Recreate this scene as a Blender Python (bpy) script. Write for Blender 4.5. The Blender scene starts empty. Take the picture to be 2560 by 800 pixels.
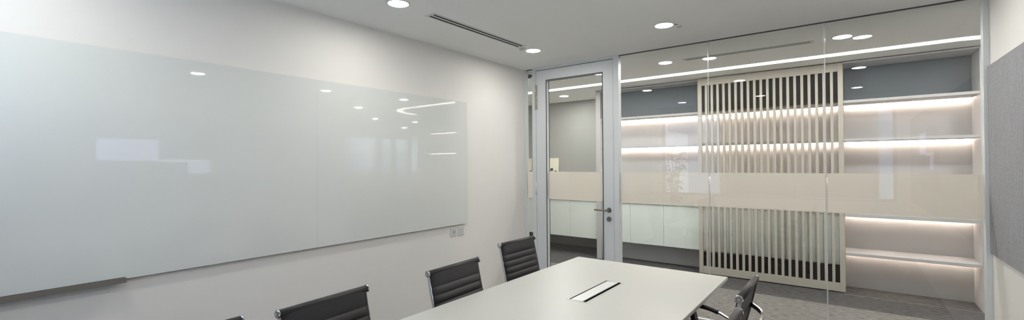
import bpy, bmesh, math, random
from mathutils import Vector, Matrix
random.seed(7)
S = bpy.context.scene
C = S.collection
PI = math.pi

# ------------------------------------------------------------------ camera
cam_d = bpy.data.cameras.new('camera')
cam = bpy.data.objects.new('camera', cam_d); C.objects.link(cam)
cam_d.sensor_fit = 'HORIZONTAL'; cam_d.sensor_width = 36.0
cam_d.lens = 1109.285 / 2560.0 * 36.0
cam_d.clip_start = 0.02; cam_d.clip_end = 300
YAW, PITCH, ROLL = -0.649810, 0.007726, -0.007530
fw = Vector((math.sin(YAW) * math.cos(PITCH), math.cos(YAW) * math.cos(PITCH), math.sin(PITCH)))
r0 = Vector((math.cos(YAW), -math.sin(YAW), 0)); u0 = r0.cross(fw)
rt = math.cos(ROLL) * r0 + math.sin(ROLL) * u0
up = -math.sin(ROLL) * r0 + math.cos(ROLL) * u0
M = Matrix((rt, up, -fw)).transposed().to_4x4()
M.translation = Vector((3.21971, -4.52804, 1.53930))
cam.matrix_world = M
S.camera = cam

# ------------------------------------------------------------------ exposure, sky, light levels
S.view_settings.view_transform = 'Standard'
S.view_settings.look = 'None'
S.view_settings.gamma = 1.0
S.view_settings.use_curve_mapping = False
S.view_settings.exposure = 0.37
DOWNLIGHT = 106.0        # radiance of the recessed downlights of the room
CORRIDOR = 275.0         # of the downlights beyond the glass
LINE = 9.0              # ceiling light line of the corridor
SHELF = 64.0            # warm strips under the shelves
SKY = 2.8
try:
    S.cycles.max_bounces = 10; S.cycles.diffuse_bounces = 6; S.cycles.glossy_bounces = 5
    S.cycles.transparent_max_bounces = 24; S.cycles.transmission_bounces = 8
    S.cycles.caustics_reflective = False; S.cycles.caustics_refractive = False
    S.cycles.sample_clamp_indirect = 6.0
except Exception:
    pass
W = bpy.data.worlds.new('sky'); S.world = W; W.use_nodes = True
nt = W.node_tree; nt.nodes.clear()
wo = nt.nodes.new('ShaderNodeOutputWorld'); bg = nt.nodes.new('ShaderNodeBackground')
tc = nt.nodes.new('ShaderNodeTexCoord'); sp = nt.nodes.new('ShaderNodeSeparateXYZ'); rmp = nt.nodes.new('ShaderNodeValToRGB')
nt.links.new(tc.outputs['Generated'], sp.inputs[0]); nt.links.new(sp.outputs['Z'], rmp.inputs[0])
rmp.color_ramp.elements[0].color = (0.62, 0.77, 0.96, 1); rmp.color_ramp.elements[1].color = (0.30, 0.50, 0.90, 1)
rmp.color_ramp.elements[1].position = 0.6
nt.links.new(rmp.outputs[0], bg.inputs[0]); bg.inputs[1].default_value = SKY
nt.links.new(bg.outputs[0], wo.inputs[0])

# ------------------------------------------------------------------ materials
def lin(c):
    return tuple(((v / 255) / 12.92 if v / 255 <= 0.04045 else ((v / 255 + 0.055) / 1.055) ** 2.4) for v in c)

def mat(name, rgb, rough=0.5, metal=0.0, spec=0.5, noise=0.03, nscale=30.0, stretch=(1, 1, 1), bump=0.0, coat=0.0):
    m = bpy.data.materials.new(name); m.use_nodes = True
    n = m.node_tree; b = n.nodes['Principled BSDF']
    c = lin(rgb)
    b.inputs['Roughness'].default_value = rough; b.inputs['Metallic'].default_value = metal
    b.inputs['Specular IOR Level'].default_value = spec; b.inputs['Coat Weight'].default_value = coat
    t = n.nodes.new('ShaderNodeTexCoord'); mp = n.nodes.new('ShaderNodeMapping'); mp.inputs['Scale'].default_value = stretch
    nz = n.nodes.new('ShaderNodeTexNoise'); nz.inputs['Scale'].default_value = nscale; nz.inputs['Detail'].default_value = 4
    mx = n.nodes.new('ShaderNodeMix'); mx.data_type = 'RGBA'
    n.links.new(t.outputs['Object'], mp.inputs[0]); n.links.new(mp.outputs[0], nz.inputs['Vector'])
    mx.inputs['A'].default_value = tuple(max(0, v * (1 - noise)) for v in c) + (1,)
    mx.inputs['B'].default_value = tuple(min(1, v * (1 + noise)) for v in c) + (1,)
    n.links.new(nz.outputs['Fac'], mx.inputs['Factor']); n.links.new(mx.outputs['Result'], b.inputs['Base Color'])
    if bump:
        bp = n.nodes.new('ShaderNodeBump'); bp.inputs['Strength'].default_value = bump; bp.inputs['Distance'].default_value = 0.004
        n.links.new(nz.outputs['Fac'], bp.inputs['Height']); n.links.new(bp.outputs[0], b.inputs['Normal'])
    return m

def emit(name, rgb, strength):
    m = bpy.data.materials.new(name); m.use_nodes = True; n = m.node_tree; n.nodes.clear()
    o = n.nodes.new('ShaderNodeOutputMaterial'); e = n.nodes.new('ShaderNodeEmission')
    e.inputs[0].default_value = rgb + (1,); e.inputs[1].default_value = strength
    n.links.new(e.outputs[0], o.inputs[0]); return m

def glass(name, tint, boost=1.9):
    """thin clear pane: reflects by Fresnel on its front faces, lets light straight through"""
    m = bpy.data.materials.new(name); m.use_nodes = True; n = m.node_tree; n.nodes.clear()
    o = n.nodes.new('ShaderNodeOutputMaterial'); mx = n.nodes.new('ShaderNodeMixShader')
    tr = n.nodes.new('ShaderNodeBsdfTransparent'); gl = n.nodes.new('ShaderNodeBsdfGlossy')
    fr = n.nodes.new('ShaderNodeFresnel'); fr.inputs['IOR'].default_value = 1.5
    ge = n.nodes.new('ShaderNodeNewGeometry'); a = n.nodes.new('ShaderNodeMath'); a.operation = 'SUBTRACT'
    b = n.nodes.new('ShaderNodeMath'); b.operation = 'MULTIPLY'; k = n.nodes.new('ShaderNodeMath'); k.operation = 'MULTIPLY'; k.use_clamp = True
    a.inputs[0].default_value = 1.0; n.links.new(ge.outputs['Backfacing'], a.inputs[1])
    n.links.new(fr.outputs[0], b.inputs[0]); n.links.new(a.outputs[0], b.inputs[1])
    n.links.new(b.outputs[0], k.inputs[0]); k.inputs[1].default_value = boost
    tr.inputs[0].default_value = tint + (1,); gl.inputs['Roughness'].default_value = 0.0
    n.links.new(k.outputs[0], mx.inputs[0]); n.links.new(tr.outputs[0], mx.inputs[1]); n.links.new(gl.outputs[0], mx.inputs[2])
    n.links.new(mx.outputs[0], o.inputs[0]); return m

def frosted(name, rgb):
    m = bpy.data.materials.new(name); m.use_nodes = True; n = m.node_tree; n.nodes.clear()
    o = n.nodes.new('ShaderNodeOutputMaterial'); mx = n.nodes.new('ShaderNodeMixShader')
    d = n.nodes.new('ShaderNodeBsdfDiffuse'); t = n.nodes.new('ShaderNodeBsdfTranslucent')
    nz = n.nodes.new('ShaderNodeTexNoise'); nz.inputs['Scale'].default_value = 400
    rp = n.nodes.new('ShaderNodeValToRGB'); c = lin(rgb)
    rp.color_ramp.elements[0].color = tuple(v * 0.97 for v in c) + (1,); rp.color_ramp.elements[1].color = c + (1,)
    n.links.new(nz.outputs['Fac'], rp.inputs[0]); n.links.new(rp.outputs[0], d.inputs[0]); n.links.new(rp.outputs[0], t.inputs[0])
    mx.inputs[0].default_value = 0.5
    n.links.new(d.outputs[0], mx.inputs[1]); n.links.new(t.outputs[0], mx.inputs[2]); n.links.new(mx.outputs[0], o.inputs[0]); return m

def carpet_mat(name):
    """streaky loop carpet; darker past a straight line in front of the shelving"""
    m = bpy.data.materials.new(name); m.use_nodes = True; n = m.node_tree; b = n.nodes['Principled BSDF']
    b.inputs['Roughness'].default_value = 0.95; b.inputs['Specular IOR Level'].default_value = 0.15
    t = n.nodes.new('ShaderNodeTexCoord'); mp = n.nodes.new('ShaderNodeMapping'); mp.inputs['Scale'].default_value = (6, 46, 1)
    nz = n.nodes.new('ShaderNodeTexNoise'); nz.inputs['Scale'].default_value = 2.2; nz.inputs['Detail'].default_value = 8; nz.inputs['Roughness'].default_value = 0.72
    n.links.new(t.outputs['Object'], mp.inputs[0]); n.links.new(mp.outputs[0], nz.inputs['Vector'])
    rl = n.nodes.new('ShaderNodeValToRGB'); rd = n.nodes.new('ShaderNodeValToRGB')
    for r, lo, hi in ((rl, (76, 74, 72), (156, 153, 150)), (rd, (46, 45, 47), (110, 109, 110))):
        r.color_ramp.elements[0].position = 0.36; r.color_ramp.elements[1].position = 0.64
        r.color_ramp.elements[0].color = lin(lo) + (1,); r.color_ramp.elements[1].color = lin(hi) + (1,)
        n.links.new(nz.outputs['Fac'], r.inputs[0])
    s = n.nodes.new('ShaderNodeSeparateXYZ'); n.links.new(t.outputs['Object'], s.inputs[0])
    g = n.nodes.new('ShaderNodeMath'); g.operation = 'GREATER_THAN'; g.inputs[1].default_value = 1.33; n.links.new(s.outputs['Y'], g.inputs[0])
    mx = n.nodes.new('ShaderNodeMix'); mx.data_type = 'RGBA'
    n.links.new(g.outputs[0], mx.inputs['Factor']); n.links.new(rl.outputs[0], mx.inputs['A']); n.links.new(rd.outputs[0], mx.inputs['B'])
    n.links.new(mx.outputs['Result'], b.inputs['Base Color'])
    n2 = n.nodes.new('ShaderNodeTexNoise'); n2.inputs['Scale'].default_value = 260
    bp = n.nodes.new('ShaderNodeBump'); bp.inputs['Strength'].default_value = 0.5; bp.inputs['Distance'].default_value = 0.004
    n.links.new(t.outputs['Object'], n2.inputs['Vector']); n.links.new(n2.outputs['Fac'], bp.inputs['Height']); n.links.new(bp.outputs[0], b.inputs['Normal'])
    return m

def felt_mat(name):
    """grey felt with fine vertical ribs"""
    m = bpy.data.materials.new(name); m.use_nodes = True; n = m.node_tree; b = n.nodes['Principled BSDF']
    b.inputs['Roughness'].default_value = 0.95; b.inputs['Specular IOR Level'].default_value = 0.1
    t = n.nodes.new('ShaderNodeTexCoord'); wv = n.nodes.new('ShaderNodeTexWave'); wv.wave_type = 'BANDS'; wv.bands_direction = 'Y'
    wv.inputs['Scale'].default_value = 11; wv.inputs['Distortion'].default_value = 0.8; wv.inputs['Detail'].default_value = 3; wv.inputs['Detail Scale'].default_value = 6
    mp = n.nodes.new('ShaderNodeMapping'); mp.inputs['Scale'].default_value = (1, 1, 0.08)
    n.links.new(t.outputs['Object'], mp.inputs[0]); n.links.new(mp.outputs[0], wv.inputs['Vector'])
    nz = n.nodes.new('ShaderNodeTexNoise'); nz.inputs['Scale'].default_value = 160; nz.inputs['Detail'].default_value = 5
    n.links.new(t.outputs['Object'], nz.inputs['Vector'])
    ad = n.nodes.new('ShaderNodeMath'); ad.operation = 'MULTIPLY_ADD'; ad.inputs[1].default_value = 0.42; n.links.new(wv.outputs['Fac'], ad.inputs[0]); n.links.new(nz.outputs['Fac'], ad.inputs[2])
    rp = n.nodes.new('ShaderNodeValToRGB'); rp.color_ramp.elements[0].position = 0.35; rp.color_ramp.elements[1].position = 1.05
    rp.color_ramp.elements[0].color = lin((130, 130, 135)) + (1,); rp.color_ramp.elements[1].color = lin((184, 184, 187)) + (1,)
    n.links.new(ad.outputs[0], rp.inputs[0]); n.links.new(rp.outputs[0], b.inputs['Base Color'])
    bp = n.nodes.new('ShaderNodeBump'); bp.inputs['Strength'].default_value = 0.5; bp.inputs['Distance'].default_value = 0.004
    n.links.new(ad.outputs[0], bp.inputs['Height']); n.links.new(bp.outputs[0], b.inputs['Normal'])
    return m

WALL = mat('wall_paint', (238, 236, 232), 0.75, noise=0.012, nscale=8, spec=0.25)
CEIL = mat('ceiling_paint', (248, 248, 246), 0.85, noise=0.01, nscale=6, spec=0.15)
GREYWALL = mat('grey_wall_paint', (154, 154, 151), 0.7, noise=0.02, nscale=6, spec=0.2)
CARPET = carpet_mat('streaked_carpet')
FELT = felt_mat('ribbed_grey_felt')
ALU = mat('satin_aluminium', (222, 226, 228), 0.42, 0.0, 0.5, noise=0.02, nscale=60, stretch=(1, 1, 0.05))
ALUDARK = mat('dark_gasket', (66, 68, 70), 0.6)
CHROME = mat('polished_aluminium', (214, 214, 216), 0.12, 1.0, noise=0.01)
STEEL = mat('brushed_steel', (150, 142, 132), 0.3, 1.0, noise=0.05, nscale=80, stretch=(0.1, 1, 1))
HINGE = mat('hinge_metal', (196, 188, 174), 0.4, 0.4)
LEATHER = mat('dark_leather', (40, 38, 41), 0.46, 0.0, 0.5, noise=0.12, nscale=240, bump=0.12)
BLACKP = mat('black_plastic', (24, 24, 25), 0.45)
TABLE = mat('white_laminate', (197, 197, 191), 0.38, spec=0.4, noise=0.006, nscale=12)
TABLEEDGE = TABLE
LID = mat('pale_grey_flap', (222, 225, 222), 0.35, spec=0.5, noise=0.01)
BOARD = mat('back_painted_glass', (226, 229, 226), 0.02, spec=0.5, noise=0.006, nscale=3)
BOARDEDGE = mat('grey_green_edge', (120, 128, 128), 0.4)
TRAY = mat('grey_anodised_tray', (138, 134, 127), 0.35, 0.35, noise=0.05, nscale=90, stretch=(1, .05, 1))
PLATE = mat('white_plastic_plate', (226, 225, 222), 0.35, spec=0.5, noise=0.01)
PLATEIN = mat('pale_plastic_insert', (206, 206, 205), 0.4)
OAK = mat('pale_grey_oak', (188, 182, 171), 0.55, noise=0.10, nscale=14, stretch=(9, 9, 0.6))
BLACKPANEL = mat('black_backing_panel', (20, 19, 19), 0.7)
SHELFM = mat('grey_laminate', (192, 191, 192), 0.55, noise=0.02, nscale=10, spec=0.3)
NICHE = mat('dark_blue_grey_back', (118, 124, 132), 0.5, noise=0.02, nscale=10, spec=0.3)  # darker, bluer tone than the other shelf panels, for the upper niche back
CAB = mat('pale_cabinet_front', (230, 237, 233), 0.4, noise=0.01, spec=0.4)
WORKTOP = mat('white_worktop', (238, 236, 230), 0.4, noise=0.01)
VENTW = mat('white_metal_grille', (226, 226, 222), 0.5)
SLOT = mat('dark_slot', (26, 26, 26), 0.8)
BROWN = mat('brown_timber_post', (146, 112, 88), 0.5, noise=0.1, nscale=10, stretch=(8, 8, .6))
LEAF = mat('green_leaf', (62, 78, 50), 0.45, noise=0.2, nscale=8)
POT = mat('grey_plant_pot', (120, 118, 116), 0.6)
SOIL = mat('potting_soil', (50, 40, 32), 0.95, noise=0.3)
STALK = mat('brown_stem', (90, 74, 56), 0.7)
BUILD = mat('pale_render_wall', (190, 200, 212), 0.8)
BUILDW = mat('window_band', (92, 108, 128), 0.3)
PAPER = mat('cream_paper', (226, 220, 200), 0.6)
INK = [mat('printed_picture_' + n, c, 0.5, noise=0.25, nscale=40) for n, c in (('grey', (110, 112, 120)), ('tan', (196, 168, 120)), ('blue', (96, 112, 140)), ('dark', (60, 58, 60)))]
GLASS = glass('clear_partition_glass', (0.955, 0.97, 0.965))
WGLASS = glass('window_glass', (0.97, 0.98, 0.98), 1.5)
FROST = frosted('frosted_film', (253, 248, 242))
JOINT = mat('clear_joint_strip', (222, 224, 224), 0.18, spec=0.8)
JOINT.node_tree.nodes['Principled BSDF'].inputs['Alpha'].default_value = 0.5
E_ROOM = emit('downlight_glow', (1.0, 0.975, 0.93), DOWNLIGHT)
E_COR = emit('corridor_downlight_glow', (1.0, 0.975, 0.93), CORRIDOR)
E_LINE = emit('light_line_glow', (1.0, 0.95, 0.86), LINE)
E_SHELF = emit('shelf_strip_glow', (1.0, 0.80, 0.66), SHELF)
E_TV = emit('screen_glow', (0.50, 0.52, 0.85), 2.4)
E_TV2 = emit('screen_bright_glow', (0.75, 0.80, 0.90), 2.0)

# ------------------------------------------------------------------ mesh helpers
def bm_new(): return bmesh.new()

def box(bm, x0, x1, y0, y1, z0, z1, bev=0.0, mi=0):
    t = bmesh.new()
    bmesh.ops.create_cube(t, size=1.0)
    bmesh.ops.transform(t, matrix=Matrix.Translation(((x0 + x1) / 2, (y0 + y1) / 2, (z0 + z1) / 2)) @ Matrix.Diagonal((abs(x1 - x0), abs(y1 - y0), abs(z1 - z0), 1)), verts=t.verts)
    if bev:
        bmesh.ops.bevel(t, geom=list(t.edges), offset=bev, segments=2, affect='EDGES', profile=0.5)
    merge(bm, t, mi)

def merge(bm, t, mi=0):
    t.verts.index_update(); vs = [bm.verts.new(v.co) for v in t.verts]
    for f in t.faces:
        try:
            nf = bm.faces.new([vs[v.index] for v in f.verts]); nf.material_index = mi; nf.smooth = f.smooth
        except ValueError:
            pass
    t.free()

def cyl(bm, p0, p1, r0, r1=None, seg=20, mi=0, bev=0.0):
    p0 = Vector(p0); p1 = Vector(p1); r1 = r0 if r1 is None else r1
    d = p1 - p0
    t = bmesh.new()
    bmesh.ops.create_cone(t, cap_ends=True, segments=seg, radius1=r0, radius2=r1, depth=d.length)
    if bev:
        bmesh.ops.bevel(t, geom=[e for e in t.edges if len(e.link_faces) == 2 and any(len(f.verts) > 4 for f in e.link_faces)], offset=bev, segments=2, affect='EDGES')
    for f in t.faces: f.smooth = len(f.verts) == 4
    bmesh.ops.transform(t, matrix=Matrix.Translation((p0 + p1) / 2) @ d.to_track_quat('Z', 'Y').to_matrix().to_4x4(), verts=t.verts)
    merge(bm, t, mi)

def sphere(bm, c, r, sc=(1, 1, 1), seg=16, mi=0):
    t = bmesh.new(); bmesh.ops.create_uvsphere(t, u_segments=seg, v_segments=seg // 2, radius=r)
    for f in t.faces: f.smooth = True
    bmesh.ops.transform(t, matrix=Matrix.Translation(c) @ Matrix.Diagonal(tuple(sc) + (1,)), verts=t.verts)
    merge(bm, t, mi)

def smooth_path(pts, n=6):
    """Catmull-Rom through the points"""
    P = [Vector(p) for p in pts]; P = [P[0] * 2 - P[1]] + P + [P[-1] * 2 - P[-2]]; out = []
    for i in range(1, len(P) - 2):
        for k in range(n):
            t = k / n; a, b, c, d = P[i - 1], P[i], P[i + 1], P[i + 2]
            out.append(0.5 * ((2 * b) + (c - a) * t + (2 * a - 5 * b + 4 * c - d) * t * t + (3 * b - a - 3 * c + d) * t ** 3))
    out.append(P[-2]); return out

def sweep(bm, path, prof, mi=0, up=Vector((0, 0, 1)), smooth=True):
    """prof: list of (a, b) in the plane (side, normal)"""
    n = len(path); rings = []
    for i, p in enumerate(path):
        t = (path[min(i + 1, n - 1)] - path[max(i - 1, 0)]).normalized()
        s = t.cross(up)
        if s.length < 1e-4: s = t.cross(Vector((1, 0, 0)))
        s.normalize(); b = s.cross(t)
        rings.append([bm.verts.new(p + s * a + b * c) for a, c in prof])
    k = len(prof)
    for i in range(n - 1):
        for j in range(k):
            f = bm.faces.new((rings[i][j], rings[i][(j + 1) % k], rings[i + 1][(j + 1) % k], rings[i + 1][j])); f.material_index = mi; f.smooth = smooth
    for r in (rings[0], list(reversed(rings[-1]))):
        f = bm.faces.new(list(reversed(r))); f.material_index = mi

def circ(r, n=10, sx=1, sy=1): return [(r * sx * math.cos(2 * PI * k / n), r * sy * math.sin(2 * PI * k / n)) for k in range(n)]

def obj(name, bm, mats, parent=None, loc=None):
    bmesh.ops.recalc_face_normals(bm, faces=bm.faces)
    me = bpy.data.meshes.new(name); bm.to_mesh(me); bm.free()
    for m in (mats if isinstance(mats, (list, tuple)) else [mats]): me.materials.append(m)
    o = bpy.data.objects.new(name, me); C.objects.link(o)
    if parent: o.parent = parent
    if loc: o.location = loc
    return o

def tag(o, label, cat, group=None):
    o['label'] = label; o['category'] = cat
    if group: o['group'] = group
    return o

def thing(name, label, cat, loc=(0, 0, 0), rz=0, group=None):
    o = bpy.data.objects.new(name, None); C.objects.link(o); o.empty_display_size = 0.1
    o.location = loc; o.rotation_euler = (0, 0, rz)
    return tag(o, label, cat, group)

def struct(name, bm, m, parent=None):
    o = obj(name, bm, m, parent)
    if not parent: o['kind'] = 'structure'
    return o

def bx(name, dims, m, parent=None, bev=0.0):
    b = bm_new(); box(b, *dims, bev=bev); return obj(name, b, m, parent)

def sbx(name, dims, m, bev=0.0):
    o = bx(name, dims, m, None, bev); o['kind'] = 'structure'; return o

def dup(root, loc, rz, label, group=None):
    r = root.copy(); C.objects.link(r); r.location = loc; r.rotation_euler = (0, 0, rz); r['label'] = label
    if group: r['group'] = group
    for ch in list(root.children):
        c = ch.copy(); C.objects.link(c); c.parent = r
        for g in list(ch.children):
            d = g.copy(); C.objects.link(d); d.parent = c
    return r

# ------------------------------------------------------------------ setting
H = 2.70; RX = 4.01; BY = -5.05
sbx('floor', (-3.3, 11.7, BY - .1, 9.1, -0.06, 0.0), CARPET)
sbx('ceiling', (-3.3, 11.7, BY - .1, 9.1, H, H + 0.08), CEIL)
sbx('wall_left', (-0.12, 0.0, BY - .1, 0.02, 0, H), WALL)
sbx('wall_right', (RX, RX + 0.12, BY - .1, 0.03, 0, H), WALL)
b = bm_new()                                             # wall behind the camera, with its window opening
box(b, 0, RX, BY - .1, BY, 0, 0.85); box(b, 0, RX, BY - .1, BY, 2.52, H); box(b, 3.84, RX, BY - .1, BY, .85, 2.52); box(b, 0, .02, BY - .1, BY, .85, 2.52)
struct('wall_back', b, WALL)
for i, (x0, x1) in enumerate(((0.02, 1.20), (1.20, 2.42), (2.42, 3.84))):
    e = bpy.data.objects.new('window_%d' % (i + 5), None); C.objects.link(e); e['kind'] = 'structure'
    b = bm_new()
    box(b, x0 + .045, x1 - .045, BY - .07, BY - .02, 0.85, 0.90); box(b, x0 + .045, x1 - .045, BY - .07, BY - .02, 2.47, 2.52)
    for xx, w in ((x0, .045), (x1 - .045, .045)): box(b, xx, xx + w, BY - .08, BY + .01, 0.85, 2.52)
    obj('window_frame', b, BROWN, e)
    b = bm_new(); box(b, x0 + .045, x1 - .045, BY - .05, BY - .044, 0.90, 2.47); obj('pane', b, WGLASS, e)
BLIND = frosted('sheer_blind_fabric', (136, 129, 127))
for x0, x1, lb in ((1.25, 2.372, 'sheer roller blind drawn down over the middle back window'), (2.47, 3.62, 'sheer roller blind drawn down over the back window nearest the felt wall')):
    t = bpy.data.objects.new('roller_blind', None); C.objects.link(t); t.location = (x0, BY + .015, 2.50); t['label'] = lb; t['category'] = 'blind'; t['group'] = 'roller blinds at the back windows'
    b = bm_new(); cyl(b, (0, 0, 0), (x1 - x0, 0, 0), .022, seg=16); obj('blind_roll', b, BLIND, t)
    b = bm_new(); box(b, .01, x1 - x0 - .01, -.001, .0, -1.60, -.02); obj('blind_fabric', b, BLIND, t)
    b = bm_new(); box(b, .01, x1 - x0 - .01, -.006, .006, -1.625, -1.60, .002); obj('bottom_bar', b, ALU, t)
# corridor and open office beyond the glass
sbx('wall_corridor_back', (-3.3, -0.03, 2.80, 2.9, 0, H), GREYWALL)
sbx('trim_wall_panel', (-0.976, -0.04, 2.787, 2.80, 0, 2.20), GREYWALL, .002)
sbx('wall_corridor_end', (-3.4, -3.3, BY, 2.9, 0, H), GREYWALL)
sbx('wall_corridor_front', (-3.3, -0.12, -0.10, 0.0, 0, H), WALL)
sbx('wall_office_front', (RX + .12, 11.6, -0.10, 0.0, 0, H), WALL)
sbx('wall_behind_shelves', (-.03, 4.31, 2.33, 2.43, 0, H), GREYWALL)
sbx('wall_office_side', (4.21, 4.31, 2.43, 9.0, 0, H), WALL)
sbx('wall_office_back', (4.21, 11.6, 9.0, 9.1, 0, H), WALL)
b = bm_new()
box(b, 11.5, 11.6, 0, 9, 0, .85); box(b, 11.5, 11.6, 0, 9, 2.55, H); box(b, 11.5, 11.6, 0, 4.9, .85, 2.55); box(b, 11.5, 11.6, 8.7, 9, .85, 2.55)
for y in (6.05, 6.75, 7.55): box(b, 11.5, 11.6, y, y + .24, .85, 2.55)
struct('wall_office_window', b, WALL)

# glass partition at y = 0
sbx('trim_1', (0.0, 0.022, -.03, .03, 0, H), ALU, .002)                 # wall channel
sbx('trim_2', (0.122, 0.176, -.035, .035, 0, H), ALU, .002)             # hinge jamb
sbx('trim_3', (1.188, 1.250, -.035, .035, 0, H), ALU, .002)             # lock jamb
sbx('trim_4', (3.978, RX, -.035, .035, 0, H), ALU, .002)                # end mullion
sbx('trim_5', (0.176, 1.188, -.035, .035, 2.672, H), ALU, .002)         # head above the door
sbx('trim_6', (1.250, 3.978, -.014, .014, 2.695, H), ALUDARK)           # ceiling channel of the panes
sbx('trim_7', (0.022, 0.122, -.014, .014, 2.695, H), ALUDARK)
sbx('trim_8', (1.250, 3.978, -.018, .018, 0.0, 0.03), ALU)              # floor channel
ZB0, ZB1 = 1.113, 1.437
for i, (x0, x1) in enumerate(((0.023, 0.121), (1.2505, 2.146), (2.156, 3.060), (3.070, 3.9775))):
    b = bm_new(); box(b, x0, x1, -.005, .005, 0.03 if i else 0.0, 2.695)
    w = struct('window_%d' % (i + 1), b, GLASS)
    bx('frosted_band', (x0 + .001, x1 - .001, .0052, .0064, ZB0, ZB1), FROST, w)
for x in (2.151, 3.065):
    n = 9 if x < 3 else 10
    sbx('trim_%d' % n, (x - .0045, x + .0045, -.0055, .0055, 0.03, 2.695), JOINT, .001)
# door
D = bpy.data.objects.new('door_1', None); C.objects.link(D); D['kind'] = 'structure'; D.location = (0.180, 0, 0)
X0, X1 = 0.180, 1.184
b = bm_new()
def quadprism(bm, pts, y0, y1):
    v0 = [bm.verts.new((x, y0, z)) for x, z in pts]; v1 = [bm.verts.new((x, y1, z)) for x, z in pts]
    bm.faces.new(v0); bm.faces.new(list(reversed(v1)))
    for k in range(len(pts)):
        bm.faces.new((v0[k], v1[k], v1[(k + 1) % len(pts)], v0[(k + 1) % len(pts)]))
L, Rr, T, Bo = X0, X1, 2.662, 0.008; li, ri, ti, bi = 0.325, 1.060, 2.537, 0.135
g = .0006
for pts in (((L, Bo), (li, bi), (li, ti), (L, T)), ((Rr, T), (ri, ti), (ri, bi), (Rr, Bo)), ((L + g, T), (li + g, ti), (ri - g, ti), (Rr - g, T)), ((L + g, Bo), (Rr - g, Bo), (ri - g, bi), (li + g, bi))):
    quadprism(b, [(x - X0, z) for x, z in pts], -.03, .03)
obj('door_frame', b, ALU, D)
b = bm_new()
for s in (-1, 1):
    y0, y1 = (-.034, -.028) if s < 0 else (.028, .034)
    box(b, li - X0 - .004, li - X0 + .004, y0, y1, bi, ti); box(b, ri - X0 - .004, ri - X0 + .004, y0, y1, bi, ti); box(b, li - X0, ri - X0, y0, y1, ti - .004, ti + .004)
obj('glazing_gasket', b, ALUDARK, D)
b = bm_new(); box(b, li - X0, ri - X0, -.004, .004, bi, ti); pane = obj('glass_pane', b, GLASS, D)
bx('frosted_band', (li - X0 + .001, ri - X0 - .001, .0042, .0054, ZB0, ZB1), FROST, D)
for z0, z1 in ((2.195, 2.335), (2.35, 2.49), (1.165, 1.305)):
    b = bm_new(); cyl(b, (-.003, -.042, z0), (-.003, -.042, z1), .009, seg=14, bev=.002); box(b, -.014, .022, -.037, -.0305, z0, z1, .001)
    obj('hinge', b, HINGE if z0 > 2 else ALU, D)
b = bm_new()
hx = 1.130 - X0
cyl(b, (hx, -.030, 1.022), (hx, -.038, 1.022), .027, seg=28, bev=.002)
sweep(b, smooth_path([(hx, -.036, 1.022), (hx, -.068, 1.022), (hx - .012, -.080, 1.022), (hx - .06, -.082, 1.022), (hx - .155, -.080, 1.022)], 6), circ(.0095, 12), up=Vector((0, 0, 1)))
obj('door_handle', b, STEEL, D)
b = bm_new()
cyl(b, (hx - .002, -.030, .925), (hx - .002, -.038, .925), .027, seg=28, bev=.002); cyl(b, (hx - .002, -.038, .929), (hx - .002, -.044, .929), .010, seg=18, bev=.001); box(b, hx - .007, hx + .003, -.043, -.038, .908, .93)
box(b, hx - .0035, hx - .0005, -.0452, -.0438, .923, .934, mi=1)
obj('lock_cylinder', b, [STEEL, BLACKP], D)

# ------------------------------------------------------------------ ceiling fittings
def downlight(mat_e, name='ceiling_downlight', r=.073):
    b = bm_new()                                          # bevelled trim ring
    prof = [(r + .010, 0), (r + .010, -.0025), (r + .004, -.006), (r - .001, -.006), (r - .001, 0)]
    n = 40; rings = [[b.verts.new((a * math.cos(2 * PI * k / n), a * math.sin(2 * PI * k / n), z)) for a, z in prof] for k in range(n)]
    for k in range(n):
        for j in range(len(prof)):
            f = b.faces.new((rings[k][j], rings[(k + 1) % n][j], rings[(k + 1) % n][(j + 1) % len(prof)], rings[k][(j + 1) % len(prof)])); f.smooth = True
    ring = b
    d = bm_new(); cyl(d, (0, 0, -.0045), (0, 0, -.001), r - .0015, seg=40)
    t = thing(name, 'x', 'ceiling light')
    obj('trim_ring', ring, VENTW, t); obj('diffuser', d, mat_e, t)
    return t
G1 = 'round downlights on the meeting room ceiling'
room_lights = [
    (0.645, -0.765, 'round ceiling downlight at the far end of the slot diffuser, near the glass door'),
    (1.985, -0.765, 'round ceiling downlight centred before the glass wall, with a small hook beside it'),
    (3.330, -0.765, 'round ceiling downlight near the glass wall at the felt-panel side of the room'),
    (0.645, -2.480, 'round ceiling downlight above the whiteboard at the near end of the slot diffuser'),
    (1.985, -2.480, 'round ceiling downlight directly above the middle of the white table'),
    (3.330, -2.480, 'round ceiling downlight along the felt-panel wall, opposite the whiteboard'),
    (0.645, -4.350, 'round ceiling downlight by the back windows on the whiteboard side'),
    (1.985, -4.350, 'round ceiling downlight by the back windows, above the near table end'),
    (3.330, -4.350, 'round ceiling downlight by the back windows on the felt-panel side')]
proto = downlight(E_ROOM)
for i, (x, y, lb) in enumerate(room_lights):
    if i == 0:
        proto.location = (x, y, H); proto['label'] = lb; proto['group'] = G1
    else:
        dup(proto, (x, y, H), 0, lb, G1)
G2 = 'round downlights beyond the glass wall'
cor = [(-0.05, 0.70, 'round corridor downlight seen at the top left of the glass door'),
       (1.53, 0.66, 'round corridor downlight seen through the glass just right of the door'),
       (3.18, 0.63, 'round corridor downlight seen through the rightmost glass pane near the light line'),
       (4.75, 0.75, 'round corridor downlight past the end of the shelving'),
       (-0.70, 2.13, 'round downlight above the white cabinets, seen through the glass door'),
       (6.38, 2.33, 'round open-office downlight nearest the shelving end'),
       (6.35, 3.60, 'round open-office downlight in the second row'),
       (8.05, 4.60, 'round open-office downlight nearest the far windows')]
proto = downlight(E_COR)
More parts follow.
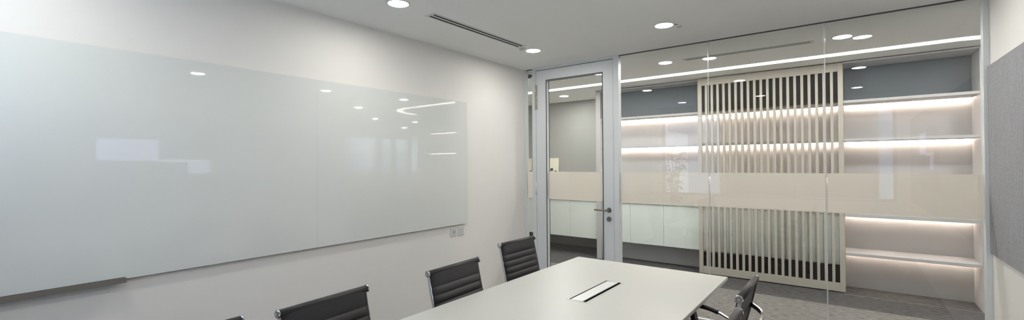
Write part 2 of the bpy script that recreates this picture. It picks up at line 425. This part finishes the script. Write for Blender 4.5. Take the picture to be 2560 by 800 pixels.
for i, (x, y, lb) in enumerate(cor):
    if i == 0:
        proto.location = (x, y, H); proto['label'] = lb; proto['group'] = G2
    else:
        dup(proto, (x, y, H), 0, lb, G2)

def slot_diffuser(length):
    t = thing('slot_diffuser', 'x', 'air diffuser')
    b = bm_new(); w = .052; hl = length / 2
    for x0, x1 in ((-w, -w + .017), (-.009, .009), (w - .017, w)): box(b, x0, x1, -hl, hl, -.004, 0, .0008)
    for s in (-1, 1): box(b, -w, w, s * hl - .014, s * hl + .014, -.004, 0, .0008)
    obj('grille_frame', b, VENTW, t)
    bx('dark_slot', (-w + .01, w - .01, -hl, hl, -.0015, -.0002), SLOT, t)
    return t
a = slot_diffuser(1.20); a.location = (.640, -1.568, H); a['label'] = 'long white ceiling slot diffuser with two dark slots above the whiteboard wall'; a['group'] = 'ceiling slot diffusers'
dup(a, (2.345, .662, H), PI / 2, 'long slot diffuser on the corridor ceiling, seen through the glass', 'ceiling slot diffusers')

t = thing('ceiling_sensor', 'small round white ceiling sensor between the slot diffuser and a downlight', 'sensor', (.600, -.895, H))
b = bm_new(); cyl(b, (0, 0, 0), (0, 0, -.012), .036, .033, 28, bev=.003); obj('sensor_base', b, VENTW, t)
b = bm_new(); cyl(b, (0, 0, -.012), (0, 0, -.020), .020, .016, 24, bev=.003); obj('sensor_cap', b, PLATEIN, t)
b = bm_new(); cyl(b, (2.068, -.712, H), (2.068, -.712, H - .006), .012, seg=16)
sweep(b, smooth_path([(2.068, -.712, H - .004), (2.070, -.711, H - .014), (2.085, -.705, H - .022), (2.100, -.699, H - .020), (2.108, -.696, H - .010)], 5), circ(.0028, 8))
tag(obj('ceiling_hook', b, STEEL), 'small grey hook on the ceiling right beside a downlight', 'hook')
t = thing('dome_camera', 'small dark dome camera on the corridor ceiling above the narrow sidelight', 'camera', (-.045, .14, H))
b = bm_new(); cyl(b, (0, 0, 0), (0, 0, -.03), .055, seg=28, bev=.004); obj('camera_base', b, PLATE, t)
b = bm_new(); sphere(b, (0, 0, -.03), .046, (1, 1, .9), 20); obj('camera_dome', b, BLACKP, t)

# light line in the corridor ceiling, curving away at its far end
b = bm_new()
pts = [Vector((-2.6, 1.48, 0)), Vector((1.0, 1.47, 0)), Vector((3.9, 1.46, 0))] + smooth_path([(4.1, 1.46, 0), (4.45, 1.56, 0), (4.72, 1.82, 0), (4.88, 2.2, 0), (4.93, 2.8, 0), (4.94, 3.6, 0)], 6)
sweep(b, [p + Vector((0, 0, H - .002)) for p in pts], [(-.068, -.002), (.068, -.002), (.068, .0018), (-.068, .0018)], smooth=False)
tag(obj('light_line', b, E_LINE), 'long continuous warm white light line across the corridor ceiling', 'ceiling light')

# ------------------------------------------------------------------ shelving wall in the corridor
SB = 2.30
bc = thing('shelving_unit', 'grey open shelving with warm strip lights, right of the slatted screen', 'shelves', (3.15, 2.1, 0))
def bp_(n, d, m=SHELFM, par=bc, off=(3.15, 2.1, 0), bev=.001):
    return bx(n, (d[0] - off[0], d[1] - off[0], d[2] - off[1], d[3] - off[1], d[4], d[5]), m, par, bev)
bp_('back_panel', (3.1715, 4.28, SB, SB + .02, 0, 2.69))
bp_('side_panel', (4.28, 4.31, 1.90, SB + .02, 0, 2.69))
bp_('side_panel', (3.13, 3.171, 1.99, SB + .02, 0, 2.69))
SH = ((2.211, 2.241), (1.767, 1.797), (1.335, 1.365), (.892, .932), (.445, .478))
for z0, z1 in SH:
    s = bp_('shelf', (3.1725, 4.2795, 1.91, SB - .0005, z0, z1))
    bp_('led_strip', (3.175, 4.275, SB - .034, SB - .026, z0 - .0042, z0 - .0005), E_SHELF, s)
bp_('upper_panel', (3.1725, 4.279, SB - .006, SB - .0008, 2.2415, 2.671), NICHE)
bp_('top_panel', (3.1725, 4.2795, 1.91, SB - .0005, 2.672, 2.69))
sbx('trim_11', (3.16, 4.29, 1.886, 1.890, 0, .002), GREYWALL)  # thin grey strip on the carpet along the shelving front
bl = thing('shelving_unit', 'grey open shelving with warm strip lights behind the slatted screen, above the white cabinets', 'shelves', (1.5, 2.1, 0))
off = (1.5, 2.1, 0)
bp_('back_panel', (.05, 3.128, SB, SB + .02, 0, 2.69), SHELFM, bl, off)
bp_('side_panel', (-.03, .05, 1.99, SB + .02, 0, 2.69), SHELFM, bl, off)
for z0, z1 in SH[:3]:
    s = bp_('shelf', (.0505, 3.128, 2.00, SB - .0005, z0, z1), SHELFM, bl, off)
    bp_('led_strip', (.055, 3.12, SB - .034, SB - .026, z0 - .0042, z0 - .0005), E_SHELF, s, off)
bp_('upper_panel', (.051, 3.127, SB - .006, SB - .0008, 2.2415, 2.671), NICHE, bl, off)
bp_('top_panel', (.0505, 3.128, 2.00, SB - .0005, 2.672, 2.69), SHELFM, bl, off)

# floating cabinets and their tops
def cabinet(x0, x1, yb, lb, grp):
    cx = (x0 + x1) / 2; w = x1 - x0
    t = thing('floating_cabinet', lb, 'cabinet', (cx, 2.05, .30), 0, grp)
    bx('cabinet_body', (-w / 2 + .0005, w / 2 - .0005, .019, yb - 2.05, 0.002, .612), SHELFM, t)
    bx('cabinet_door', (-w / 2 + .002, w / 2 - .002, 0, .018, 0, .610), CAB, t, .001)
gA = 'floating white cabinets left of the shelving side panel'; gB = 'floating white cabinets below the grey shelving'
for x0, x1, lb in ((-.554, -.032, 'white cabinet seen through the glass door, next to the grey side panel'), (-1.076, -.554, 'white cabinet seen at the left of the door glass'),
                   (-1.60, -1.076, 'white cabinet seen through the narrow sidelight beside the door'), (-2.12, -1.60, 'white cabinet farthest left along the corridor wall')):
    cabinet(x0, x1, 2.798, lb, gA)
xs = (.052, .513, 1.026, 1.540, 2.052, 2.566, 3.127)
nm = ('white cabinet just right of the grey side panel, behind the door lock', 'white cabinet in the middle between the door and the slatted screen', 'white cabinet touching the left edge of the slatted screen',
      'white cabinet behind the leftmost slats of the screen', 'white cabinet behind the middle slats of the screen', 'white cabinet behind the rightmost slats of the screen')
for i in range(6): cabinet(xs[i], xs[i + 1], SB - .001, nm[i], gB)
tag(bx('countertop', (-2.14, -.032, 2.03, 2.786, .913, .936), WORKTOP, None, .002), 'white countertop seen through the glass door, with a cream picture board', 'countertop')
tag(bx('countertop', (.052, 3.127, 2.03, SB - .001, .913, .936), WORKTOP, None, .002), 'white countertop running behind the slatted screen', 'countertop')

def pic_board(x0, x1, lb):
    t = thing('picture_board', lb, 'display board', ((x0 + x1) / 2, 2.745, .9365), 0, 'cream picture boards on the corridor counter')
    t.rotation_euler = (-.045, 0, 0); w = (x1 - x0) / 2
    bx('board_sheet', (-w, w, -.006, .006, 0, .70), PAPER, t, .001)
    k = 0
    for cx, cz, ww, hh in ((-.07, .36, .05, .09), (.0, .30, .05, .07), (.07, .36, .045, .10), (-.02, .43, .05, .05), (-.075, .25, .04, .06), (.075, .22, .045, .06)):
        bx('picture', (cx - ww / 2 * 1.2, cx + ww / 2 * 1.2, -.0075, -.006, cz + .05 - hh / 2, cz + .05 + hh / 2), INK[k % 4], t); k += 1
pic_board(-1.47, -1.205, 'cream board with small pictures on the counter, seen behind the door glass')
pic_board(-2.02, -1.83, 'cream board on the counter, seen through the narrow sidelight')

# slatted oak screen
sc_ = thing('slatted_screen', 'pale oak slatted screen with black panels standing before the shelving', 'screen', (2.363, 1.945, 0))
SX0, SX1 = -.808, .808
for s in (-1, 1): bx('stile', (s * .808 - .050 * (s > 0), s * .808 + .050 * (s < 0), -.02, .02, .012, 2.688), OAK, sc_, .0015)
bx('top_rail', (-.7575, .7575, -.019, .02, 2.590, 2.688), OAK, sc_, .0015)
bx('bottom_rail', (-.7575, .7575, -.019, .02, .012, .108), OAK, sc_, .0015)
pitch = 1.516 / 21
gap = .0445; sw = (1.516 - 21 * gap) / 20
b0 = bm_new(); box(b0, -sw / 2, sw / 2, -.0185, .0185, .1085, 2.5895, .0012)
x = -.758 + gap + sw / 2
sl0 = obj('slat', b0, OAK, sc_); sl0.location = (x, 0, 0)
for k in range(1, 20):
    o = sl0.copy(); C.objects.link(o); o.parent = sc_; o.location = (x + k * (gap + sw), 0, 0)
bx('black_panel', (-.79, .79, .0205, .032, 2.235, 2.640), BLACKPANEL, sc_)
bx('black_panel', (-.79, .79, .0205, .032, .030, .296), BLACKPANEL, sc_)
for s in (-1, 1):
    bx('foot_glide', (s * .72 - .03, s * .72 + .03, -.015, .015, 0, .012), BLACKP, sc_)

# ------------------------------------------------------------------ left wall: glass boards, tray, plates
def board(y0, y1, lb):
    t = thing('glass_whiteboard', lb, 'whiteboard', (0, (y0 + y1) / 2, .918), 0, 'glass whiteboard panels on the left wall')
    h = (y1 - y0) / 2
    b = bm_new(); box(b, .020, .027, -h + .0003, h - .0003, 0, 1.265, .0004); obj('glass_sheet', b, BOARD, t)
    b = bm_new()
    for d in ((-h + .03, h - .03, .03, .06), (-h + .03, h - .03, 1.2, 1.23), (-h + .03, -h + .06, .06, 1.2), (h - .06, h - .03, .06, 1.2)):
        box(b, .0002, .0198, d[0], d[1], d[2], d[3])
    obj('mounting_frame', b, BOARDEDGE, t)
board(-2.755, -1.103, 'large frameless white glass board nearer the door, right panel of the pair')
board(-4.405, -2.755, 'large frameless white glass board nearer the camera, with a pen tray below')
t = thing('pen_tray', 'dark grey metal pen tray along the lower edge of the near whiteboard', 'tray', (0, -4.13, .90))
b = bm_new()
box(b, .0275, .056, -.262, .262, .002, .005); box(b, .053, .056, -.262, .262, .005, .027); box(b, .0275, .030, -.262, .262, .005, .029)
for s in (-1, 1): box(b, .030, .053, s * .260 - .002, s * .260 + .002, .005, .027)
obj('tray_body', b, TRAY, t)
for i, (yc, lb) in enumerate(((-1.288, 'white square wall socket under the board corner, left of the pair'), (-1.181, 'white square blank wall plate under the board corner, right of the pair'))):
    t = thing('wall_socket' if i == 0 else 'wall_plate', lb, 'socket', (0, yc, .845), 0, 'white plates on the left wall')
    bx('face_frame', (0.0002, .009, -.043, .043, -.043, .043), PLATE, t, .003)
    bx('insert', (.0092, .0115, -.029, .029, -.029, .029), PLATEIN, t, .001)
    if i == 0:
        b = bm_new()
        for yy in (-.012, .0, .012): box(b, .0116, .0122, yy - .0025, yy + .0025, -.008, .008)
        obj('socket_hole', b, BOARDEDGE, t)

# right wall: felt panel and wall screen
tag(bx('acoustic_panel', (RX - .014, RX - .0005, -4.95, -.045, .890, 2.192), FELT, None, .002), 'grey ribbed felt acoustic panel along the right wall', 'wall panel')
tv = thing('wall_screen', 'wide flat display on the felt panel of the right wall', 'television', (RX - .0145, -2.72, 1.55))
bx('screen_body', (-.04, -.0005, -.63, .63, -.365, .365), BLACKP, tv, .004)
bx('screen_panel', (-.0415, -.0402, -.615, .615, -.35, .35), BLACKP, tv)
b = bm_new(); box(b, -.0425, -.0417, -.60, .0, .06, .33); obj('window_picture', b, E_TV, tv)
b = bm_new(); box(b, -.0425, -.0417, .02, .60, .04, .075); obj('bright_picture', b, E_TV2, tv)
b = bm_new(); box(b, -.0425, -.0417, .33, .58, -.11, .035); obj('small_picture', b, E_TV, tv)

# ------------------------------------------------------------------ table
TX0, TX1, TY0, TY1, TZ = 1.370, 2.540, -4.25, -1.167, .740
tb = thing('meeting_table', 'long white rectangular meeting table with black legs', 'table', ((TX0 + TX1) / 2, (TY0 + TY1) / 2, 0))
ox, oy = (TX0 + TX1) / 2, (TY0 + TY1) / 2
hx0, hx1, hy0, hy1 = 1.900, 2.010, -2.248, -1.742
b = bm_new()
gx = [TX0, hx0, hx1, TX1]; gy = [TY0, hy0, hy1, TY1]
vv = [[b.verts.new((x - ox, y - oy, TZ)) for y in gy] for x in gx]
fs = []
for i in range(3):
    for j in range(3):
        if (i, j) != (1, 1): fs.append(b.faces.new((vv[i][j], vv[i + 1][j], vv[i + 1][j + 1], vv[i][j + 1])))
r = bmesh.ops.extrude_face_region(b, geom=fs)
for v in r['geom']:
    if isinstance(v, bmesh.types.BMVert): v.co.z -= .022
bmesh.ops.recalc_face_normals(b, faces=b.faces)
ed = [e for e in b.edges if len(e.link_faces) == 2 and abs(e.calc_face_angle()) > 1 and all(abs(v.co.x) > .5 or abs(v.co.y) > 1.5 for v in e.verts)]
bmesh.ops.bevel(b, geom=ed, offset=.0022, segments=2, affect='EDGES')
obj('tabletop', b, TABLE, tb)
def tbx(n, d, m, bev=0): return bx(n, (d[0] - ox, d[1] - ox, d[2] - oy, d[3] - oy, d[4], d[5]), m, tb, bev)
b = bm_new()
for d in ((hx0 - .012, hx1 + .012, hy0 - .012, hy0), (hx0 - .012, hx1 + .012, hy1, hy1 + .012), (hx0 - .012, hx0, hy0, hy1), (hx1, hx1 + .012, hy0, hy1)):
    box(b, d[0] - ox, d[1] - ox, d[2] - oy, d[3] - oy, TZ + .0001, TZ + .0013)
obj('cable_box_rim', b, TABLE, tb)
b = bm_new()
box(b, hx0 - ox, hx1 - ox, hy0 - oy, hy1 - oy, TZ - .09, TZ - .085)
for d in ((hx0 + .0003, hx0 + .002, hy0, hy1), (hx1 - .002, hx1 - .0003, hy0, hy1), (hx0, hx1, hy0 + .0003, hy0 + .002), (hx0, hx1, hy1 - .002, hy1 - .0003)): box(b, d[0] - ox, d[1] - ox, d[2] - oy, d[3] - oy, TZ - .085, TZ - .001)
obj('cable_box', b, BLACKP, tb)
lid = bx('cable_flap', (-.040, .040, -.247, .247, -.003, .003), LID, tb, .001)
lid.location = (1.9475 - ox, -1.995 - oy, TZ - .002); lid.rotation_euler = (0, -.04, 0)
b = bm_new(); box(b, 1.992 - ox, 2.004 - ox, -1.90 - oy, -1.80 - oy, TZ - .03, TZ - .012, .001); obj('power_module', b, STEEL, tb)
for sx in (-1, 1):
    for ly, by in ((-1.56, -1.47), (-3.86, -3.95)):
        b = bm_new()
        p = [Vector((sx * .425, ly - oy, TZ - .023)), Vector((sx * .555, by - oy, .004))]
        sweep(b, p, [(-.028, -.014), (.028, -.014), (.028, .014), (-.028, .014)], up=Vector((sx, 0, .2)), smooth=False)
        obj('leg', b, BLACKP, tb)
for ly in (-1.56, -3.86): tbx('cross_beam', (ox - .42, ox + .42, ly - .02, ly + .02, TZ - .052, TZ - .0225), BLACKP)
tbx('long_beam', (ox + .18, ox + .22, -3.84, -1.58, TZ - .052, TZ - .0225), BLACKP)

# ------------------------------------------------------------------ chairs
def resample(pts, n):
    P = smooth_path(pts, 24); d = [0]
    for i in range(1, len(P)): d.append(d[-1] + (P[i] - P[i - 1]).length)
    out = []
    for k in range(n + 1):
        s = d[-1] * k / n; i = 0
        while i < len(d) - 2 and d[i + 1] < s: i += 1
        out.append(P[i].lerp(P[i + 1], (s - d[i]) / max(1e-9, d[i + 1] - d[i])))
    return out, d[-1]
BACK = [(-.298, 0, .900), (-.282, 0, .828), (-.265, 0, .755), (-.249, 0, .690), (-.236, 0, .628), (-.224, 0, .565), (-.212, 0, .520)]
SEAT = [(-.212, 0, .520), (-.190, 0, .475), (-.140, 0, .452), (-.04, 0, .450), (.08, 0, .460), (.18, 0, .470), (.235, 0, .464), (.255, 0, .440)]

def sling(bm, pts, first, step, hw=.2195, th=.011, puff=.010):
    """padded leather sling: cross ribs puffed between the stitched seams, on both faces"""
    n = 96; P, Ltot = resample(pts, n); seams = [0.0]
    s = first
    while s < Ltot - .01: seams.append(s); s += step
    seams.append(Ltot); m = 14; rows = []
    for i, p in enumerate(P):
        t = (P[min(i + 1, n)] - P[max(i - 1, 0)]).normalized(); nr = t.cross(Vector((0, 1, 0)))
        s = Ltot * i / n
        for k in range(len(seams) - 1):
            if seams[k] <= s <= seams[k + 1] + 1e-9: break
        u = (s - seams[k]) / (seams[k + 1] - seams[k]); bulge = puff * ((math.sin(PI * u) ** .5) if 0 < u < 1 else 0)
        if k == 0 and u < .5: bulge = puff
        row = []
        for j in range(m + 1):
            y = -hw + 2 * hw * j / m; e = min(1, min(j, m - j) / 1.5)
            row.append((p + nr * (th / 2 + bulge * (.3 + .7 * e)) + Vector((0, y, 0)), p - nr * (th / 2 + bulge * .5 * e) + Vector((0, y, 0))))
        rows.append(row)
    A = [[bm.verts.new(a) for a, _ in r] for r in rows]; B = [[bm.verts.new(c) for _, c in r] for r in rows]
    def q(*v):
        f = bm.faces.new(v); f.smooth = True
    for i in range(n):
        for j in range(m):
            q(A[i][j], A[i + 1][j], A[i + 1][j + 1], A[i][j + 1]); q(B[i][j], B[i][j + 1], B[i + 1][j + 1], B[i + 1][j])
        q(A[i][0], B[i][0], B[i + 1][0], A[i + 1][0]); q(A[i][m], A[i + 1][m], B[i + 1][m], B[i][m])
    for j in range(m):
        q(A[0][j], A[0][j + 1], B[0][j + 1], B[0][j]); q(A[n][j], B[n][j], B[n][j + 1], A[n][j + 1])

def make_chair():
    t = thing('office_chair', 'x', 'chair')
    b = bm_new(); sling(b, BACK, .085, .048); obj('backrest', b, LEATHER, t)
    b = bm_new(); sling(b, SEAT, .04, .052); obj('seat', b, LEATHER, t)
    prof = resample(BACK[:-1] + SEAT, 60)[0]
    for s in (-1, 1):
        b = bm_new()
        sweep(b, [p + Vector((0, s * .2215, 0)) for p in prof], [(-.006, -.011), (.006, -.011), (.006, .011), (-.006, .011)], up=Vector((0, 1, 0)), smooth=False) if False else None
        n = len(prof); rg = []
        for i, p in enumerate(prof):
            d = (prof[min(i + 1, n - 1)] - prof[max(i - 1, 0)]).normalized(); nr = d.cross(Vector((0, 1, 0)))
            rg.append([b.verts.new(p + nr * a + Vector((0, s * .2235 + c, 0))) for a, c in ((-.014, -.0035), (-.014, .0035), (.003, .0035), (.003, -.0035))])
        for i in range(n - 1):
            for j in range(4): b.faces.new((rg[i][j], rg[i][(j + 1) % 4], rg[i + 1][(j + 1) % 4], rg[i + 1][j]))
        b.faces.new(rg[0]); b.faces.new(list(reversed(rg[-1])))
        obj('side_rail', b, CHROME, t)
    b = bm_new(); cyl(b, (-.2985, -.2285, .900), (-.2985, .2285, .900), .0168, seg=24); obj('top_roll', b, LEATHER, t)
    b = bm_new(); cyl(b, (.255, -.2285, .440), (.255, .2285, .440), .0175, seg=24); obj('front_roll', b, LEATHER, t)
    for s in (-1, 1):
        for cx, cz in ((-.298, .9), (.255, .44)):
            b = bm_new(); y0 = s * .2288
            cyl(b, (cx, y0, cz), (cx, y0 + s * .009, cz), .0200, seg=28, bev=.003)
            cyl(b, (cx, y0 + s * .009, cz), (cx, y0 + s * .0102, cz), .0120, seg=24, mi=1); cyl(b, (cx, y0 + s * .0102, cz), (cx, y0 + s * .0115, cz), .0085, seg=20, bev=.001)
            obj('end_cap', b, [CHROME, STEEL], t)
    b = bm_new()                                           # bowed brace behind the back
    hf = [(-.268, .221, .764), (-.280, .210, .760), (-.302, .190, .755), (-.323, .165, .750), (-.341, .130, .745), (-.350, .080, .742)]
    pth = smooth_path([(x, -y, z) for x, y, z in hf] + [(-.352, 0, .741)] + list(reversed(hf)), 5)
    sweep(b, pth, [(-.0045, -.012), (.0045, -.012), (.0045, .012), (-.0045, .012)], smooth=False); obj('back_brace', b, CHROME, t)
    for s in (-1, 1):
        y = s * .255
        arm = smooth_path([(-.232, s * .2275, .600), (-.205, s * .245, .618), (-.15, y, .648), (-.08, y, .676), (0, y, .688), (.09, y, .686), (.135, y, .668), (.150, y, .62), (.135, y, .54), (.11, s * .245, .480), (.10, s * .2275, .462)], 5)
        b = bm_new(); sweep(b, arm, circ(.008, 10), up=Vector((0, s, 0))); a = obj('armrest', b, CHROME, t)
        b = bm_new(); sweep(b, smooth_path([(-.10, y, .6695), (-.04, y, .684), (.03, y, .688), (.10, y, .684)], 5), circ(.0125, 12), up=Vector((0, s, 0))); obj('arm_pad', b, BLACKP, a)
    b = bm_new(); cyl(b, (.02, 0, .10), (.02, 0, .30), .026, seg=20); cyl(b, (.02, 0, .28), (.02, 0, .405), .016, seg=16); obj('column', b, CHROME, t)
    b = bm_new(); box(b, -.09, .11, -.06, .06, .402, .430, .006)
    for s in (-1, 1): sweep(b, [Vector((.02, s * .05, .418)), Vector((.02, s * .216, .445))], [(-.02, -.006), (.02, -.006), (.02, .006), (-.02, .006)], up=Vector((0, 0, 1)), smooth=False)
    obj('seat_bracket', b, CHROME, t)
    for k in range(5):
        an = 2 * PI * k / 5 + .3; d = Vector((math.cos(an), math.sin(an), 0)); c = Vector((.02, 0, 0))
        b = bm_new()
        pth = smooth_path([c + d * .01 + Vector((0, 0, .115)), c + d * .10 + Vector((0, 0, .106)), c + d * .20 + Vector((0, 0, .092)), c + d * .275 + Vector((0, 0, .078))], 4)
        sweep(b, pth, circ(.014, 10, 1, .75)); l = obj('base_leg', b, CHROME, t)
        b = bm_new(); e = c + d * .275; sd = Vector((-d.y, d.x, 0))
        for s in (-1, 1): cyl(b, e + sd * s * .006 + Vector((0, 0, .027)), e + sd * s * .022 + Vector((0, 0, .027)), .027, seg=20, bev=.004)
        cyl(b, e + Vector((0, 0, .03)), e + Vector((0, 0, .078)), .006, seg=10); cyl(b, e - sd * .02 + Vector((0, 0, .027)), e + sd * .02 + Vector((0, 0, .027)), .006, seg=10)
        obj('caster', b, BLACKP, l)
    return t
GC = 'dark ribbed office chairs around the meeting table'
ch = make_chair()
ch.location = (1.345, -1.606, 0); ch.rotation_euler = (0, 0, -.009); ch['group'] = GC
ch['label'] = 'dark ribbed leather office chair by the whiteboard wall, nearest the glass door'
dup(ch, (1.549, -2.524, 0), .052, 'dark ribbed leather office chair on the whiteboard side, second from the glass door', GC)
dup(ch, (1.541, -3.366, 0), .073, 'dark ribbed leather office chair on the whiteboard side, third from the glass door', GC)
dup(ch, (1.512, -3.965, 0), .03, 'dark ribbed office chair below the whiteboard, nearest the pen tray, only its top corner showing', GC)
dup(ch, (2.508, -2.020, 0), PI, 'dark ribbed office chair right of the table, its chrome end cap and brace showing', GC)
dup(ch, (2.540, -2.672, 0), PI, 'dark ribbed office chair right of the table, nearest the camera, only its top roll showing', GC)

# ------------------------------------------------------------------ seen in reflections: plant, buildings
pl = thing('potted_plant', 'tall leafy potted plant by the back window, reflected in the glass wall', 'plant', (.36, -4.72, 0))
b = bm_new(); cyl(b, (0, 0, 0), (0, 0, .36), .13, .17, 28, bev=.01); obj('pot', b, POT, pl)
b = bm_new(); cyl(b, (0, 0, .3605), (0, 0, .366), .155, seg=24); obj('soil', b, SOIL, pl)
b = bm_new()
stems = []
for k in range(6):
    a = k * 1.05; h = random.uniform(1.25, 1.62)
    s = smooth_path([(.04 * math.cos(a), .04 * math.sin(a), .36), (.07 * math.cos(a), .07 * math.sin(a), .36 + h * .5), (.20 * math.cos(a), .20 * math.sin(a), .36 + h)], 6)
    sweep(b, s, circ(.008, 6), up=Vector((1, 0, 0))); stems.append(s)
obj('stem', b, STALK, pl)
b = bm_new()
for s in stems:
    for q in range(9):
        p = s[min(len(s) - 1, 4 + q)]; a = random.uniform(0, 2 * PI); d = Vector((math.cos(a), math.sin(a), random.uniform(-.3, .5))).normalized()
        ln = random.uniform(.16, .26); w = ln * .24; sd = d.cross(Vector((0, 0, 1))).normalized(); prev = None; v0 = b.verts.new(p)
        rows = []
        for i, f in enumerate((.2, .45, .7, .9)):
            c = p + d * ln * f + Vector((0, 0, -.10 * f * f * ln * 4)); ww = w * (.7, 1, .8, .35)[i]
            rows.append((b.verts.new(c - sd * ww + Vector((0, 0, .008))), b.verts.new(c + Vector((0, 0, -.006))), b.verts.new(c + sd * ww + Vector((0, 0, .008)))))
        tip = b.verts.new(p + d * ln + Vector((0, 0, -.42 * ln)))
        b.faces.new((v0, rows[0][0], rows[0][1])); b.faces.new((v0, rows[0][1], rows[0][2]))
        for i in range(3):
            for j in (0, 1): b.faces.new((rows[i][j], rows[i + 1][j], rows[i + 1][j + 1], rows[i][j + 1]))
        b.faces.new((rows[3][0], tip, rows[3][1])); b.faces.new((rows[3][1], tip, rows[3][2]))
for f in b.faces: f.smooth = True
o = obj('foliage', b, LEAF, pl)
md = o.modifiers.new('thickness', 'SOLIDIFY'); md.thickness = .0015

bd = thing('building', 'pale neighbouring building with a projecting roof outside the back windows', 'building', (0, -26, -8))
bx('building_wall', (-5.3, 9, -6, 0, 0, 11.6), BUILD, bd); bx('roof', (-6.4, 9.6, -6.5, .6, 11.6, 12.3), BUILD, bd)
for k in range(5): bx('window', (-4.5 + k * 2.4, -3.0 + k * 2.4, .002, .05, 8.8, 10.8), BUILDW, bd)
for i, (x, y, w, h, lb) in enumerate(((95, 58, 9, 11, 'distant low grey tower block outside the far office windows'), (95, 74, 7, 17, 'distant taller grey tower block outside the far office windows'))):
    t = thing('tower_block', lb, 'building', (x, y, -14))
    bx('building_wall', (0, 8, -w / 2, w / 2, 0, 14 + h * .35), BUILD, t)
    for k in range(3): bx('window', (-.05, -.002, -w / 2 + .6, w / 2 - .6, 6 + k * 3.2, 7.6 + k * 3.2), BUILDW, t)
